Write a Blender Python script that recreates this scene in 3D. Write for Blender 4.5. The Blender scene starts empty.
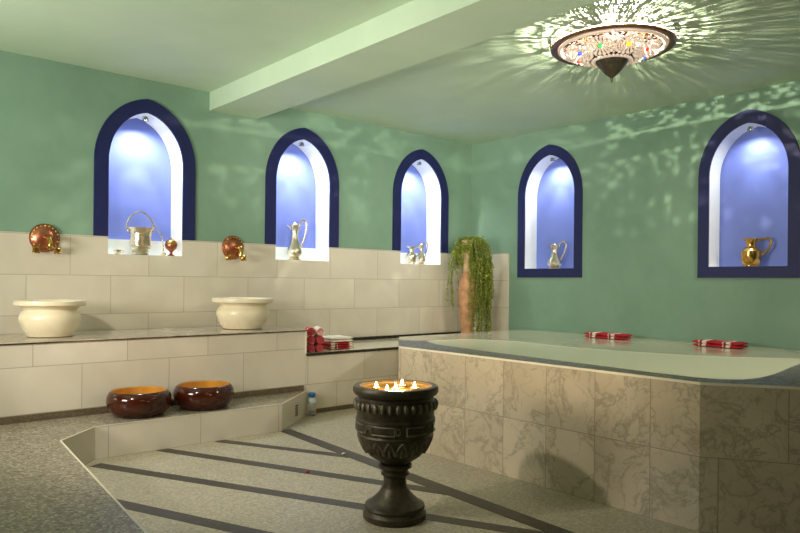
import bpy, bmesh, math, random
from mathutils import Vector, Matrix
random.seed(7)
PI = math.pi
scene = bpy.context.scene
C = scene.collection
ROOTLOC = {}

# ------------------------------------------------------------------ helpers
def new_obj(name, me):
    o = bpy.data.objects.new(name, me); C.objects.link(o); return o

def thing(name, label, cat, loc=(0, 0, 0), group=None):
    o = new_obj(name, None); o.location = loc; o.empty_display_size = .05
    o['label'] = label; o['category'] = cat
    if group: o['group'] = group
    ROOTLOC[o] = Vector(loc)
    return o

def tag(o, label, cat, group=None):
    o['label'] = label; o['category'] = cat
    if group: o['group'] = group
    return o

def obj(name, bm, mats, parent=None, smooth=False, origin=None, world=True):
    """link bm as one mesh; verts are world coordinates (or local to the root if world=False)"""
    bmesh.ops.recalc_face_normals(bm, faces=bm.faces)
    me = bpy.data.meshes.new(name)
    org = Vector(origin) if origin else Vector((0, 0, 0))
    if parent is not None:
        r = parent
        while r.parent: r = r.parent
        org = ROOTLOC[r] if world else Vector((0, 0, 0))
    if world and org.length:
        bmesh.ops.translate(bm, verts=bm.verts, vec=-org)
    bm.to_mesh(me); bm.free()
    if not isinstance(mats, (list, tuple)): mats = [mats]
    for m in mats: me.materials.append(m)
    if smooth:
        for p in me.polygons: p.use_smooth = True
        me.set_sharp_from_angle(angle=math.radians(smooth if smooth is not True else 40))
    o = new_obj(name, me)
    if parent is not None: o.parent = parent
    elif origin: o.location = origin
    return o

def struct(name, bm, m, **k):
    o = obj(name, bm, m, **k); o['kind'] = 'structure'; return o

def dup(root, loc, rotz=0, label=None, scale=None):
    r = root.copy(); C.objects.link(r); r.location = loc; r.rotation_euler = (0, 0, rotz)
    if scale: r.scale = scale
    if label: r['label'] = label
    for ch in list(root.children):
        c = ch.copy(); C.objects.link(c); c.parent = r
        for g in list(ch.children):
            d = g.copy(); C.objects.link(d); d.parent = c
    return r

def B(): return bmesh.new()

def box(bm, a, b, bevel=0, mi=0):
    vs = [bm.verts.new((x, y, z)) for x in (a[0], b[0]) for y in (a[1], b[1]) for z in (a[2], b[2])]
    fs = [(0, 1, 3, 2), (4, 6, 7, 5), (0, 4, 5, 1), (2, 3, 7, 6), (0, 2, 6, 4), (1, 5, 7, 3)]
    F = [bm.faces.new([vs[i] for i in f]) for f in fs]
    for f in F: f.material_index = mi
    if bevel:
        es = list({e for f in F for e in f.edges})
        bmesh.ops.bevel(bm, geom=es, offset=bevel, segments=2, affect='EDGES')
    return F

def prism(bm, pts, z0, z1, mi_top=0, mi_side=0):
    lo = [bm.verts.new((x, y, z0)) for x, y in pts]
    hi = [bm.verts.new((x, y, z1)) for x, y in pts]
    t = bm.faces.new(hi); t.material_index = mi_top
    b = bm.faces.new(lo[::-1]); b.material_index = mi_side
    n = len(pts)
    for i in range(n):
        j = (i + 1) % n
        f = bm.faces.new((lo[i], lo[j], hi[j], hi[i])); f.material_index = mi_side

def lathe(bm, prof, n=48, c=(0, 0, 0), closed=False, mat=None, mi=0, sq=(1, 1)):
    rings = []
    M = mat or Matrix.Identity(4)
    for r, z in prof:
        if r < 1e-5:
            rings.append([bm.verts.new(M @ Vector((0, 0, z)) + Vector(c))])
        else:
            rings.append([bm.verts.new(M @ Vector((r * sq[0] * math.cos(2 * PI * k / n), r * sq[1] * math.sin(2 * PI * k / n), z)) + Vector(c)) for k in range(n)])
    pairs = list(zip(rings, rings[1:]))
    if closed: pairs.append((rings[-1], rings[0]))
    for a, b in pairs:
        for k in range(n):
            k2 = (k + 1) % n
            if len(a) == 1 and len(b) == 1: continue
            if len(a) == 1: f = bm.faces.new((a[0], b[k2], b[k]))
            elif len(b) == 1: f = bm.faces.new((a[k], a[k2], b[0]))
            else: f = bm.faces.new((a[k], a[k2], b[k2], b[k]))
            f.material_index = mi

def tube(bm, pts, r, n=8, cap=True, mi=0, flat=1.0):
    pts = [Vector(p) for p in pts]
    rs = r if isinstance(r, (list, tuple)) else [r] * len(pts)
    rings = []
    prev = None
    for i, p in enumerate(pts):
        t = (pts[min(i + 1, len(pts) - 1)] - pts[max(i - 1, 0)]).normalized()
        if prev is None:
            u = t.cross(Vector((0, 0, 1)))
            if u.length < .1: u = t.cross(Vector((1, 0, 0)))
        else:
            u = prev - t * prev.dot(t)
        u.normalize(); v = t.cross(u); prev = u
        rings.append([bm.verts.new(p + (u * math.cos(2 * PI * k / n) + v * math.sin(2 * PI * k / n) * flat) * rs[i]) for k in range(n)])
    for a, b in zip(rings, rings[1:]):
        for k in range(n):
            k2 = (k + 1) % n
            bm.faces.new((a[k], a[k2], b[k2], b[k])).material_index = mi
    if cap:
        bm.faces.new(rings[0][::-1]).material_index = mi; bm.faces.new(rings[-1]).material_index = mi

def sphere(bm, c, r, n=16, s=(1, 1, 1), mi=0):
    m = max(6, n // 2)
    prof = [(0, -r)] + [(r * math.sin(PI * k / m), -r * math.cos(PI * k / m)) for k in range(1, m)] + [(0, r)]
    lathe(bm, prof, n, c, mat=Matrix.Diagonal((s[0], s[1], s[2], 1)), mi=mi)

def smoothcurve(ctrl, n=6):
    P = [Vector(p) for p in ctrl]; out = []
    Q = [P[0] * 2 - P[1]] + P + [P[-1] * 2 - P[-2]]
    for i in range(1, len(Q) - 2):
        for k in range(n):
            t = k / n
            a, b, c, d = Q[i - 1], Q[i], Q[i + 1], Q[i + 2]
            out.append(.5 * ((2 * b) + (-a + c) * t + (2 * a - 5 * b + 4 * c - d) * t * t + (-a + 3 * b - 3 * c + d) * t ** 3))
    out.append(P[-1]); return out

# ------------------------------------------------------------------ materials
def srgb(r, g, b):
    f = lambda v: (v / 255 / 12.92) if v / 255 <= .04045 else ((v / 255 + .055) / 1.055) ** 2.4
    return (f(r), f(g), f(b), 1)

class MT:
    def __init__(s, name):
        s.m = bpy.data.materials.new(name); s.m.use_nodes = True
        s.nt = s.m.node_tree; s.p = s.nt.nodes['Principled BSDF']
    def n(s, t, **k):
        nd = s.nt.nodes.new('ShaderNode' + t)
        for a, v in k.items():
            if hasattr(nd, a): setattr(nd, a, v)
            else: nd.inputs[a.replace('_', ' ')].default_value = v
        return nd
    def l(s, a, b): s.nt.links.new(a, b)
    def pos(s):
        return s.n('NewGeometry').outputs['Position']
    def math(s, op, a, b=None, c=None):
        nd = s.n('Math', operation=op)
        for i, v in enumerate((a, b, c)):
            if v is None: continue
            if isinstance(v, (int, float)): nd.inputs[i].default_value = v
            else: s.l(v, nd.inputs[i])
        return nd.outputs[0]
    def noise(s, scale, detail=3, vec=None, dist=0, rough=.5):
        nd = s.n('TexNoise'); nd.inputs['Scale'].default_value = scale; nd.inputs['Detail'].default_value = detail
        nd.inputs['Distortion'].default_value = dist; nd.inputs['Roughness'].default_value = rough
        s.l(vec if vec else s.pos(), nd.inputs['Vector']); return nd.outputs['Fac']
    def ramp(s, fac, stops):
        nd = s.n('ValToRGB'); e = nd.color_ramp.elements
        while len(e) < len(stops): e.new(.5)
        for k, (p, c) in enumerate(stops): e[k].position = p; e[k].color = c
        s.l(fac, nd.inputs[0]); return nd.outputs[0]
    def mix(s, f, a, b, bt='MIX'):
        nd = s.n('Mix', data_type='RGBA', blend_type=bt)
        for sock, v in ((nd.inputs[0], f), (nd.inputs[6], a), (nd.inputs[7], b)):
            if isinstance(v, (int, float, tuple)): sock.default_value = v
            else: s.l(v, sock)
        return nd.outputs[2]
    def bump(s, h, strength=.3, dist=.01):
        nd = s.n('Bump'); nd.inputs['Strength'].default_value = strength; nd.inputs['Distance'].default_value = dist
        s.l(h, nd.inputs['Height']); s.l(nd.outputs[0], s.p.inputs['Normal'])
    def set(s, **k):
        for a, v in k.items():
            key = {'col': 'Base Color', 'rough': 'Roughness', 'metal': 'Metallic', 'spec': 'Specular IOR Level', 'ecol': 'Emission Color',
                   'estr': 'Emission Strength', 'alpha': 'Alpha', 'trans': 'Transmission Weight', 'ior': 'IOR', 'sss': 'Subsurface Weight'}[a]
            if isinstance(v, (int, float, tuple)): s.p.inputs[key].default_value = v
            else: s.l(v, s.p.inputs[key])
        return s

def simple(name, col, rough=.5, metal=0, var=.12, scale=12, bump=0, **k):
    t = MT(name)
    n = t.noise(scale, 4)
    dark = tuple(c * (1 - var) for c in col[:3]) + (1,); lite = tuple(min(1, c * (1 + var)) for c in col[:3]) + (1,)
    t.set(col=t.ramp(n, [(.3, dark), (.7, lite)]), rough=rough, metal=metal, **k)
    if bump: t.bump(t.noise(scale * 6, 3), bump, .003)
    return t.m

def paint(name, c1, c2):
    t = MT(name)
    n = t.noise(1.3, 5, rough=.6)
    t.set(col=t.ramp(n, [(.35, c1), (.65, c2)]), rough=.62, spec=.3)
    t.bump(t.noise(60, 3), .05, .002)
    return t.m

def tile_mat(name, d, u0, z0, w, hgt, c1, c2, grout, veins=0, offset=.5, rough=.22, voff=10):
    t = MT(name)
    sep = t.n('SeparateXYZ'); t.l(t.pos(), sep.inputs[0])
    u = t.math('ADD', t.math('MULTIPLY', sep.outputs[0], d[0]), t.math('MULTIPLY', sep.outputs[1], d[1]))
    u = t.math('ADD', u, -u0 + 40 * w); v = t.math('ADD', sep.outputs[2], -z0 + voff * hgt)
    cmb = t.n('CombineXYZ'); t.l(u, cmb.inputs[0]); t.l(v, cmb.inputs[1])
    bk = t.n('TexBrick'); bk.offset = offset; bk.offset_frequency = 2; bk.squash = 1
    bk.inputs['Scale'].default_value = 1; bk.inputs['Brick Width'].default_value = w; bk.inputs['Row Height'].default_value = hgt
    bk.inputs['Mortar Size'].default_value = .0022; bk.inputs['Mortar Smooth'].default_value = .3; bk.inputs['Bias'].default_value = 0
    bk.inputs['Color1'].default_value = (0, 0, 0, 1); bk.inputs['Color2'].default_value = (1, 1, 1, 1); bk.inputs['Mortar'].default_value = (.5, .5, .5, 1)
    t.l(cmb.outputs[0], bk.inputs['Vector'])
    # per tile shift of the stone pattern
    sh = t.n('VectorMath', operation='SCALE'); t.l(bk.outputs['Color'], sh.inputs[0]); sh.inputs['Scale'].default_value = 9.0
    ad = t.n('VectorMath', operation='ADD'); t.l(sh.outputs[0], ad.inputs[0]); t.l(t.pos(), ad.inputs[1])
    n = t.noise(2.2, 4, vec=ad.outputs[0], dist=.6)
    col = t.ramp(n, [(.3, c1), (.7, c2)])
    bw = t.n('RGBToBW'); t.l(bk.outputs['Color'], bw.inputs[0])
    col = t.mix(.2, col, t.ramp(bw.outputs[0], [(0, (.78, .78, .78, 1)), (1, (1, 1, 1, 1))]), 'MULTIPLY')
    if veins:
        vn = t.noise(4.2, 7, vec=ad.outputs[0], dist=.55, rough=.62)
        dd = t.math('ABSOLUTE', t.math('SUBTRACT', vn, .5))
        vm = t.ramp(dd, [(0, (1, 1, 1, 1)), (.008, (.5, .5, .5, 1)), (.032, (0, 0, 0, 1))])
        vn2 = t.noise(9, 5, vec=ad.outputs[0], dist=.5)
        dd2 = t.math('ABSOLUTE', t.math('SUBTRACT', vn2, .52))
        vm2 = t.ramp(dd2, [(0, (.5, .5, .5, 1)), (.03, (0, 0, 0, 1))])
        g = tuple(c * (1 - .8 * veins) for c in c1[:3]) + (1,)
        col = t.mix(t.math('MULTIPLY', vm, .85), col, g); col = t.mix(t.math('MULTIPLY', vm2, .7), col, g)
        cl = t.noise(3.3, 4, vec=ad.outputs[0], dist=.4)
        col = t.mix(t.ramp(cl, [(.5, (0, 0, 0, 1)), (.8, (.35, .35, .35, 1))]), col, g)
    col = t.mix(bk.outputs['Fac'], col, grout)
    t.set(col=col, rough=rough)
    t.bump(t.math('SUBTRACT', 1, bk.outputs['Fac']), .25, .002)
    return t.m

def mosaic(name, cols, grout, scale=60, rough=.4, big=.25, gw=.12):
    t = MT(name)
    vo = t.n('TexVoronoi', feature='F1'); vo.inputs['Scale'].default_value = scale; t.l(t.pos(), vo.inputs['Vector'])
    ve = t.n('TexVoronoi', feature='DISTANCE_TO_EDGE'); ve.inputs['Scale'].default_value = scale; t.l(t.pos(), ve.inputs['Vector'])
    bw = t.n('SeparateColor'); t.l(vo.outputs['Color'], bw.inputs[0])
    k = len(cols)
    c = t.ramp(bw.outputs[0], [(i / (k - 1), q) for i, q in enumerate(cols)])
    n = t.noise(2.5, 4)
    c = t.mix(big, c, t.ramp(n, [(.3, (.45, .45, .45, 1)), (.7, (1, 1, 1, 1))]), 'MULTIPLY')
    e = t.ramp(ve.outputs[0], [(gw * .4, (1, 1, 1, 1)), (gw, (0, 0, 0, 1))])
    t.set(col=t.mix(e, c, grout), rough=rough)
    t.bump(ve.outputs[0], .25, .004)
    return t.m

M = {}
M['green'] = paint('green_wall_paint', srgb(120, 152, 129), srgb(132, 163, 140))
M['ceiling'] = paint('pale_green_ceiling_paint', srgb(176, 197, 170), srgb(185, 205, 178))
W1, W2, WG = srgb(208, 199, 180), srgb(222, 214, 196), srgb(164, 155, 136)
M['tileA'] = tile_mat('cream_wall_tile', (1, 0), -1.12, 1.13, .6, .3, W1, W2, WG)
M['tileBench'] = tile_mat('cream_bench_tile', (1, 0), -4.555, .245, .59, .2975, W1, W2, WG, voff=11)
M['tileStep'] = tile_mat('cream_step_tile', (1, 0), -4.22, 0, .6, .3, W1, W2, WG)
M['tilePanel'] = tile_mat('cream_side_tile', (0, 1), -.02, 1.13, .6, .3, W1, W2, WG)
M['marble'] = tile_mat('veined_marble_tile', (.0, 1), -3.0, .335, .304, .335, srgb(190, 176, 150), srgb(208, 194, 168), srgb(150, 136, 114), veins=.5, offset=.0)
M['marble2'] = tile_mat('veined_marble_tile_angled', (.53, -.85), 1.98, .335, .5, .335, srgb(190, 176, 150), srgb(208, 194, 168), srgb(150, 136, 114), veins=.5, offset=.3)  # same colours as the front marble, joints laid along the angled side
M['slab'] = simple('grey_marble_slab', srgb(176, 164, 146), .15, var=.35, scale=9)
M['floor'] = mosaic('pale_pebble_floor', [srgb(158, 149, 128), srgb(190, 180, 156), srgb(212, 203, 180), srgb(176, 167, 146)], srgb(170, 160, 138), 80)
M['platform'] = mosaic('brown_grey_mosaic', [srgb(96, 86, 68), srgb(156, 145, 122), srgb(198, 188, 166), srgb(122, 111, 92)], srgb(124, 113, 94), 70)
M['strip'] = mosaic('dark_mosaic_strip', [srgb(50, 46, 38), srgb(74, 68, 56), srgb(60, 54, 46)], srgb(52, 48, 40), 62)
M['skirt'] = mosaic('brown_mosaic_skirting', [srgb(86, 76, 58), srgb(120, 106, 82), srgb(104, 90, 70)], srgb(90, 80, 60), 60)
M['rim'] = mosaic('grey_mosaic_rim', [srgb(92, 90, 78), srgb(136, 134, 118), srgb(158, 154, 136), srgb(108, 106, 92)], srgb(106, 104, 90), 45, rough=.5)
M['trim'] = simple('white_edge_trim', srgb(232, 224, 200), .3, var=.04)
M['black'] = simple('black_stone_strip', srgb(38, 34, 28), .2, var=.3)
M['ledge'] = simple('pale_marble_ledge', srgb(214, 204, 176), .08, var=.08, scale=3)
M['basin'] = mosaic('pale_pool_mosaic', [srgb(214, 224, 196), srgb(228, 236, 210), srgb(206, 218, 190)], srgb(210, 220, 194), 30, big=.1)
M['navy'] = simple('navy_frame_paint', srgb(12, 22, 80), .6, var=.1, scale=5)
M['reveal'] = simple('white_niche_plaster', srgb(236, 240, 236), .5, var=.03, scale=5)
M['blue'] = simple('blue_niche_paint', srgb(112, 128, 204), .55, var=.05, scale=2)
M['chrome'] = simple('polished_steel', srgb(200, 198, 190), .15, 1, var=.1)

# ------------------------------------------------------------------ room shell
H = 2.73; XL, YN = -8.6, -8.2
def arch_outline(a, zb, zs, za, n=14, uc=0.0):
    """open outline bottom-left, up, over, down to bottom-right, as (u, z)"""
    Hh = za - zs; r = (a * a + Hh * Hh) / (2 * a); tm = math.asin(min(1, Hh / r))
    right = []
    for k in range(n + 1):
        s = k / n
        e = (a * math.cos(s * PI / 2), Hh * math.sin(s * PI / 2))
        o = (a - r + r * math.cos(s * tm), r * math.sin(s * tm))
        right.append((e[0] * .45 + o[0] * .55, e[1] * .45 + o[1] * .55))
    right[-1] = (0, Hh)
    pts = [(-a, zb)] + [(-x, zs + z) for x, z in right] + [(x, zs + z) for x, z in right[-2::-1]] + [(a, zb)]
    return [(uc + u, z) for u, z in pts]

def wall_with_holes(bm, mapf, rect, holes):
    u0, u1, z0, z1 = rect
    loops = [[(u0, z0), (u1, z0), (u1, z1), (u0, z1)]] + holes
    edges = []
    for lp in loops:
        vs = [bm.verts.new(mapf(u, z)) for u, z in lp]
        for i in range(len(vs)): edges.append(bm.edges.new((vs[i], vs[(i + 1) % len(vs)])))
    bmesh.ops.triangle_fill(bm, use_beauty=True, use_dissolve=False, edges=edges)

NA = [(-3.84, 1.30), (-2.335, 1.30), (-.80, 1.30)]
NB = [(-1.118, 1.26), (-3.138, 1.26)]
AI, AO, ZS, ZI, ZO = .303, .412, 2.04, 2.458, 2.568
AIB = .319
mapA = lambda u, z, d=0: (u, d, z)
mapB = lambda u, z, d=0: (d, u, z)
bm = B(); wall_with_holes(bm, lambda u, z: mapA(u, z, .012), (XL, .3, 0, H), [arch_outline(AI, zb, ZS, ZI, uc=c) for c, zb in NA])
struct('wall_back', bm, M['green'])
bm = B(); wall_with_holes(bm, lambda u, z: mapB(u, z, 0), (YN, .012, 0, H), [arch_outline(AIB, zb, ZS, ZI, uc=c) for c, zb in NB])
struct('wall_right', bm, M['green'])
bm = B(); box(bm, (XL - .1, YN, 0), (XL, .012, H)); struct('wall_left', bm, M['green'])
bm = B(); box(bm, (XL, YN - .1, 0), (0, YN, H)); struct('wall_front', bm, M['green'])
bm = B(); box(bm, (XL, YN, H), (0.0, .012, H + .1)); struct('ceiling', bm, M['ceiling'])
bm = B(); box(bm, (-3.30, YN, 2.57), (-2.84, .011, H - .0005)); struct('trim_1', bm, M['ceiling'])

# cream tile cladding on the back wall (12 mm thick, notched at the niches)
pts = [(XL, 0.0), (0, 0.0), (0, 1.437)]
for c, zb in reversed(NA):
    pts += [(c + AI, 1.437), (c + AI, zb), (c - AI, zb), (c - AI, 1.437)]
pts += [(XL, 1.437)]
bm = B()
fr = [bm.verts.new((u, 0, z)) for u, z in pts]; bk = [bm.verts.new((u, .0118, z)) for u, z in pts]
bm.faces.new(fr); n = len(pts)
for i in range(n):
    j = (i + 1) % n; bm.faces.new((fr[i], fr[j], bk[j], bk[i]))
struct('trim_2', bm, M['tileA'])
bm = B(); box(bm, (-.03, -.58, .505), (-.0005, -.0005, 1.434)); struct('trim_3', bm, M['tilePanel'])
bm = B(); box(bm, (-2.8, -.014, .506), (-.031, -.0005, .536)); struct('baseboard_back', bm, M['black'])

# floor with inlaid dark mosaic strips (one surface, 1 mm relief)
bm = B()
vs = [bm.verts.new(p) for p in ((XL, YN, 0), (0, YN, 0), (0, .012, 0), (XL, .012, 0))]
bm.faces.new(vs)
def strip(a, b, w, w2=None, zt=[.0008]):
    zt[0] += .0003
    a, b = Vector((*a, 0)), Vector((*b, 0)); d = (b - a).normalized(); nn = Vector((-d.y, d.x, 0)); w2 = w2 or w
    q = [a + nn * w / 2, b + nn * w2 / 2, b - nn * w2 / 2, a - nn * w / 2]
    lo = [bm.verts.new((p.x, p.y, .0)) for p in q]; hi = [bm.verts.new((p.x, p.y, zt[0])) for p in q]
    bm.faces.new(hi).material_index = 1
    for i in range(4):
        j = (i + 1) % 4; bm.faces.new((lo[i], lo[j], hi[j], hi[i])).material_index = 1
strip((-4.82, -2.02), (-4.2, -3.55), .085)
strip((-4.635, -1.33), (-3.38, -3.98), .08)
strip((-4.19, -1.205), (-3.38, -3.07), .08)
strip((-3.79, -1.205), (-3.34, -2.12), .07)
strip((-3.255, -1.19), (-3.45, -4.3), .095)
struct('floor', bm, [M['floor'], M['strip']])

# ------------------------------------------------------------------ niches
def ring_between(bm, mp, o, i, d0, d1, close):
    """frame between outer outline o and inner outline i, from depth d0 (front) to d1 (back)"""
    V = lambda L, d: [bm.verts.new(mp(u, z, d)) for u, z in L]
    of, jf, ob, ib = V(o, d0), V(i, d0), V(o, d1), V(i, d1); n = len(o)
    for k in range(n if close else n - 1):
        j = (k + 1) % n
        bm.faces.new((of[k], of[j], jf[j], jf[k])); bm.faces.new((of[k], ob[k], ob[j], of[j])); bm.faces.new((jf[k], jf[j], ib[j], ib[k]))
        bm.faces.new((ob[k], ib[k], ib[j], ob[j]))
    if not close:
        for k in (0, -1): bm.faces.new((of[k], jf[k], ib[k], ob[k]))

def niche(mp, c, zb, label, onA, dep=.245, power=42):
    AI = .303 if onA else AIB
    if not onA: dep = .2
    t = thing('arched_niche', label, 'niche', mp(c, zb, .012), 'lit arched niches in the walls')
    bm = B()
    if onA: ring_between(bm, mp, arch_outline(AO, 1.438, ZS, ZO, uc=c), arch_outline(AI + .001, 1.438, ZS, ZI, uc=c), -.006, .0115, False)
    else:
        ring_between(bm, mp, arch_outline(AO, zb - .095, ZS, ZO, uc=c), arch_outline(AI + .001, zb, ZS, ZI, uc=c), -.016, -.0005, True)
    obj('frame', bm, M['navy'], t)
    # reveal with outer skin so it has thickness
    bm = B(); d0 = .0125 if onA else .0005
    ring_between(bm, mp, arch_outline(AI + .02, zb - .02, ZS, ZI + .02, uc=c), arch_outline(AI, zb, ZS, ZI, uc=c), d0, dep, True)
    obj('reveal', bm, M['reveal'], t)
    bm = B(); zt = 1.43 if onA else zb
    L = arch_outline(AI + .02, zb - .02, ZS, ZI + .02, uc=c)
    f = [bm.verts.new(mp(u, z, dep)) for u, z in L]; b = [bm.verts.new(mp(u, z, dep + .02)) for u, z in L]
    bm.faces.new(f); bm.faces.new(b)
    for k in range(len(L)):
        j = (k + 1) % len(L); bm.faces.new((f[k], f[j], b[j], b[k]))
    obj('back_panel', bm, M['blue'], t)
    if onA:
        bm = B()
        P = [mp(c - AI + .0005, zb + .0005, dep - .035), mp(c + AI - .0005, zt, dep - .0005)]
        box(bm, P[0], P[1]); obj('sill_upstand', bm, M['reveal'], t)
    # small recessed halogen spot under the crown
    zl = ZI - .055; dl = .05
    bm = B(); p = Vector(mp(c, zl, dl))
    lathe(bm, [(.0, .03), (.022, .03), (.028, .008), (.028, 0), (.022, 0), (.018, .012), (0, .014)], 20, p)
    s = obj('spotlight', bm, M['chrome'], t, smooth=True)
    bm = B(); lathe(bm, [(0, .0105), (.017, .0105), (.017, .0075), (0, .0065)], 16, p)
    obj('lamp_lens', bm, M['lens'], s)
    ld = bpy.data.lights.new('niche_spot', 'SPOT'); ld.energy = power * .62; ld.color = (.95, .97, 1); ld.spot_size = math.radians(150); ld.spot_blend = .9
    ld.shadow_soft_size = .012
    lo = bpy.data.objects.new('niche_spot', ld); C.objects.link(lo)
    lo.location = Vector(mp(c, zl - .006, dl)); tgt = Vector(mp(c, 1.5, .15))
    lo.rotation_euler = (tgt - lo.location).to_track_quat('-Z', 'Y').to_euler()
    ld = bpy.data.lights.new('niche_beam', 'SPOT'); ld.energy = power * .42; ld.color = (.95, .97, 1); ld.spot_size = math.radians(44); ld.spot_blend = .7
    ld.shadow_soft_size = .01
    lo = bpy.data.objects.new('niche_beam', ld); C.objects.link(lo)
    lo.location = Vector(mp(c, zl - .006, dl)); tgt = Vector(mp(c, 1.42, .24))
    lo.rotation_euler = (tgt - lo.location).to_track_quat('-Z', 'Y').to_euler()
    return t
t = MT('halogen_lens'); t.set(col=(1, 1, 1, 1), ecol=(1, .95, .88, 1), estr=40.0); M['lens'] = t.m
lab = ['blue lit arched niche with the silver bucket, far left on the back wall', 'blue lit arched niche holding the single tall ewer, middle of the back wall', 'blue lit arched niche with two small pitchers, nearest the plant on the back wall']
for (c, zb), l, pw in zip(NA, lab, (46, 46, 46)): niche(mapA, c, zb, l, True, power=pw)
niche(mapB, *NB[0], 'blue lit arched niche with small white ewer, right wall beside the corner', False, power=26)
niche(mapB, *NB[1], 'blue lit arched niche with brass jug, right wall above the pool', False, power=17)

# ------------------------------------------------------------------ tiled bench, shelf, step platform
BF = -.782
t = thing('tiled_bench', 'cream tiled bench with thin marble top carrying the two stone basins', 'bench', (-5.0, -.39, 0))
bm = B(); box(bm, (XL + .001, BF, .0), (-2.805, -.0005, .688)); obj('body', bm, M['tileBench'], t)
bm = B(); box(bm, (XL + .001, BF - .012, .6885), (-2.803, -.0005, .702), bevel=.002); obj('marble_top', bm, M['slab'], t)
bm = B(); box(bm, (XL + .001, BF - .0135, .6892), (-2.802, BF - .0125, .6955)); obj('dark_shadow_edge', bm, M['black'], t)  # dark strip paints a shadow line along the slab's brown-black edge
bm = B(); box(bm, (XL + .001, BF - .012, .2005), (-2.83, BF - .0005, .243)); obj('skirting', bm, M['skirt'], t)
bm = B(); box(bm, (-2.815, BF - .008, .505), (-2.8035, BF - .0005, .688)); obj('edge_trim', bm, M['trim'], t)

t = thing('tiled_shelf', 'lower cream tiled shelf with dark slab edge below the tall vase', 'shelf', (-1.4, -.39, 0))
bm = B(); box(bm, (-2.8035, BF, 0), (-.0005, -.0005, .482)); obj('body', bm, M['tileBench'], t)
bm = B(); box(bm, (-2.8, BF - .012, .4825), (-.0005, -.0005, .488)); box(bm, (-2.8, BF - .010, .4885), (-.0005, -.0005, .505)); obj('slab', bm, M['black'], t)
bm = B(); box(bm, (-2.802, BF - .004, .5052), (-.031, -.015, .5058)); obj('slab_top', bm, M['ledge'], t)
bm = B(); box(bm, (-2.76, BF - .010, 0.0), (-1.75, BF - .0005, .035)); obj('skirting', bm, M['skirt'], t)

plat = [(-4.60, -1.205), (-3.29, -1.215), (-2.80, BF - .0126), (XL + .001, BF - .0126), (XL + .001, YN + .01), (-5.45, YN + .01), (-5.035, -3.3), (-4.86, -1.47)]
t = thing('step_platform', 'low raised platform of brown pebble mosaic with cream tiled risers', 'platform', (-6, -2, 0))
bm = B(); prism(bm, plat, .0, .1985, 1, 0)
obj('riser', bm, [M['tileStep'], M['platform']], t)
def inset_poly(P, d):
    n = len(P); out = []
    for i in range(n):
        a, b, c = Vector(P[i - 1]), Vector(P[i]), Vector(P[(i + 1) % n])
        e1 = (b - a).normalized(); e2 = (c - b).normalized()
        n1 = Vector((e1.y, -e1.x)); n2 = Vector((e2.y, -e2.x))
        m = (n1 + n2).normalized(); k = d / max(.3, m.dot(n1))
        out.append(tuple(b + m * k))
    return out
area = sum(plat[i][0] * plat[(i + 1) % len(plat)][1] - plat[(i + 1) % len(plat)][0] * plat[i][1] for i in range(len(plat)))
ins = inset_poly(plat, .009 if area < 0 else -.009)
bm = B(); prism(bm, ins, .1987, .2005); obj('mosaic_top', bm, M['platform'], t)
bm = B()
for a, b, ia, ib in ((0, 1, 0, 1), (1, 2, 1, 2), (7, 0, 7, 0), (6, 7, 6, 7), (5, 6, 5, 6)):
    q = [plat[a], plat[b], ins[b], ins[a]]
    prism(bm, q, .1935, .2015)
obj('edge_trim', bm, M['trim'], t)
bm = B()
d = Vector((.49, .4325, 0)).normalized(); p = Vector((-3.02, -.977, .085)); nn = Vector((d.y, -d.x, 0))
for s in range(5):
    z = .045 + s * .018
    q = [p - d * .035, p + d * .035]
    v = [bm.verts.new((x.x + nn.x * .001, x.y + nn.y * .001, zz)) for zz in (z, z + .012) for x in q]
    w = [bm.verts.new((x.x + nn.x * .006, x.y + nn.y * .006, zz)) for zz in (z, z + .012) for x in q]
    for f in ((w[0], w[1], w[3], w[2]), (v[0], w[0], w[2], v[2]), (v[1], v[3], w[3], w[1]), (v[0], v[1], w[1], w[0]), (v[2], w[2], w[3], v[3])): bm.faces.new(f)
obj('drain_grille', bm, M['black'], t)

# ------------------------------------------------------------------ pool
P0, P1, P2 = (-2.93, -4.15), (-2.905, -2.07), (-2.59, -1.70)
P7, P8 = (-2.50, -4.83), (-1.6, -5.4)
inner = [(-2.46, -1.86), (-2.60, -2.12), (-2.68, -2.7), (-2.75, -3.46), (-2.785, -3.85), (-2.785, -4.08), (-2.755, -4.17), (-2.68, -4.235), (-2.55, -4.255), (-2.36, -4.245), (-1.81, -4.16), (-1.2, -4.1), (-.6, -4.12)]
back = [(-.75, -3.75), (-.98, -3.5), (-1.15, -3.2), (-1.27, -2.8), (-1.33, -2.3), (-1.25, -1.7), (-1.45, -1.3), (-1.9, -1.25)]
pool = thing('tiled_pool', 'marble tiled whirlpool with grey mosaic rim filled with still water', 'pool', (-1.5, -3, 0))
bm = B()
prism(bm, [P2, P1, P0, P7, P8, (-.0005, -5.4), (-.0005, BF - .013), (-1.80, BF - .013)], 0, .34, 1, 0)
obj('basin', bm, [M['marble'], M['basin']], pool)
bm = B()
rimpoly = [P2, P1, P0, P7, P8, (-.0005, -5.4), (-.0005, -4.12)] + inner[::-1]
nr = len(rimpoly)
lo = [bm.verts.new((x, y, .3405)) for x, y in rimpoly]; hi = [bm.verts.new((x, y, .655)) for x, y in rimpoly]
bm.faces.new(hi)
for i in range(nr):
    j = (i + 1) % nr; f = bm.faces.new((lo[i], lo[j], hi[j], hi[i]))
    f.material_index = 1 if 2 <= i <= 4 else 0
bm.faces.new(lo)
obj('tiled_side', bm, [M['marble'], M['marble2'], M['basin']], pool)
bm = B(); prism(bm, rimpoly, .6555, .668, 0, 1); obj('rim', bm, [M['rim'], M['trim']], pool)
bm = B()
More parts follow.
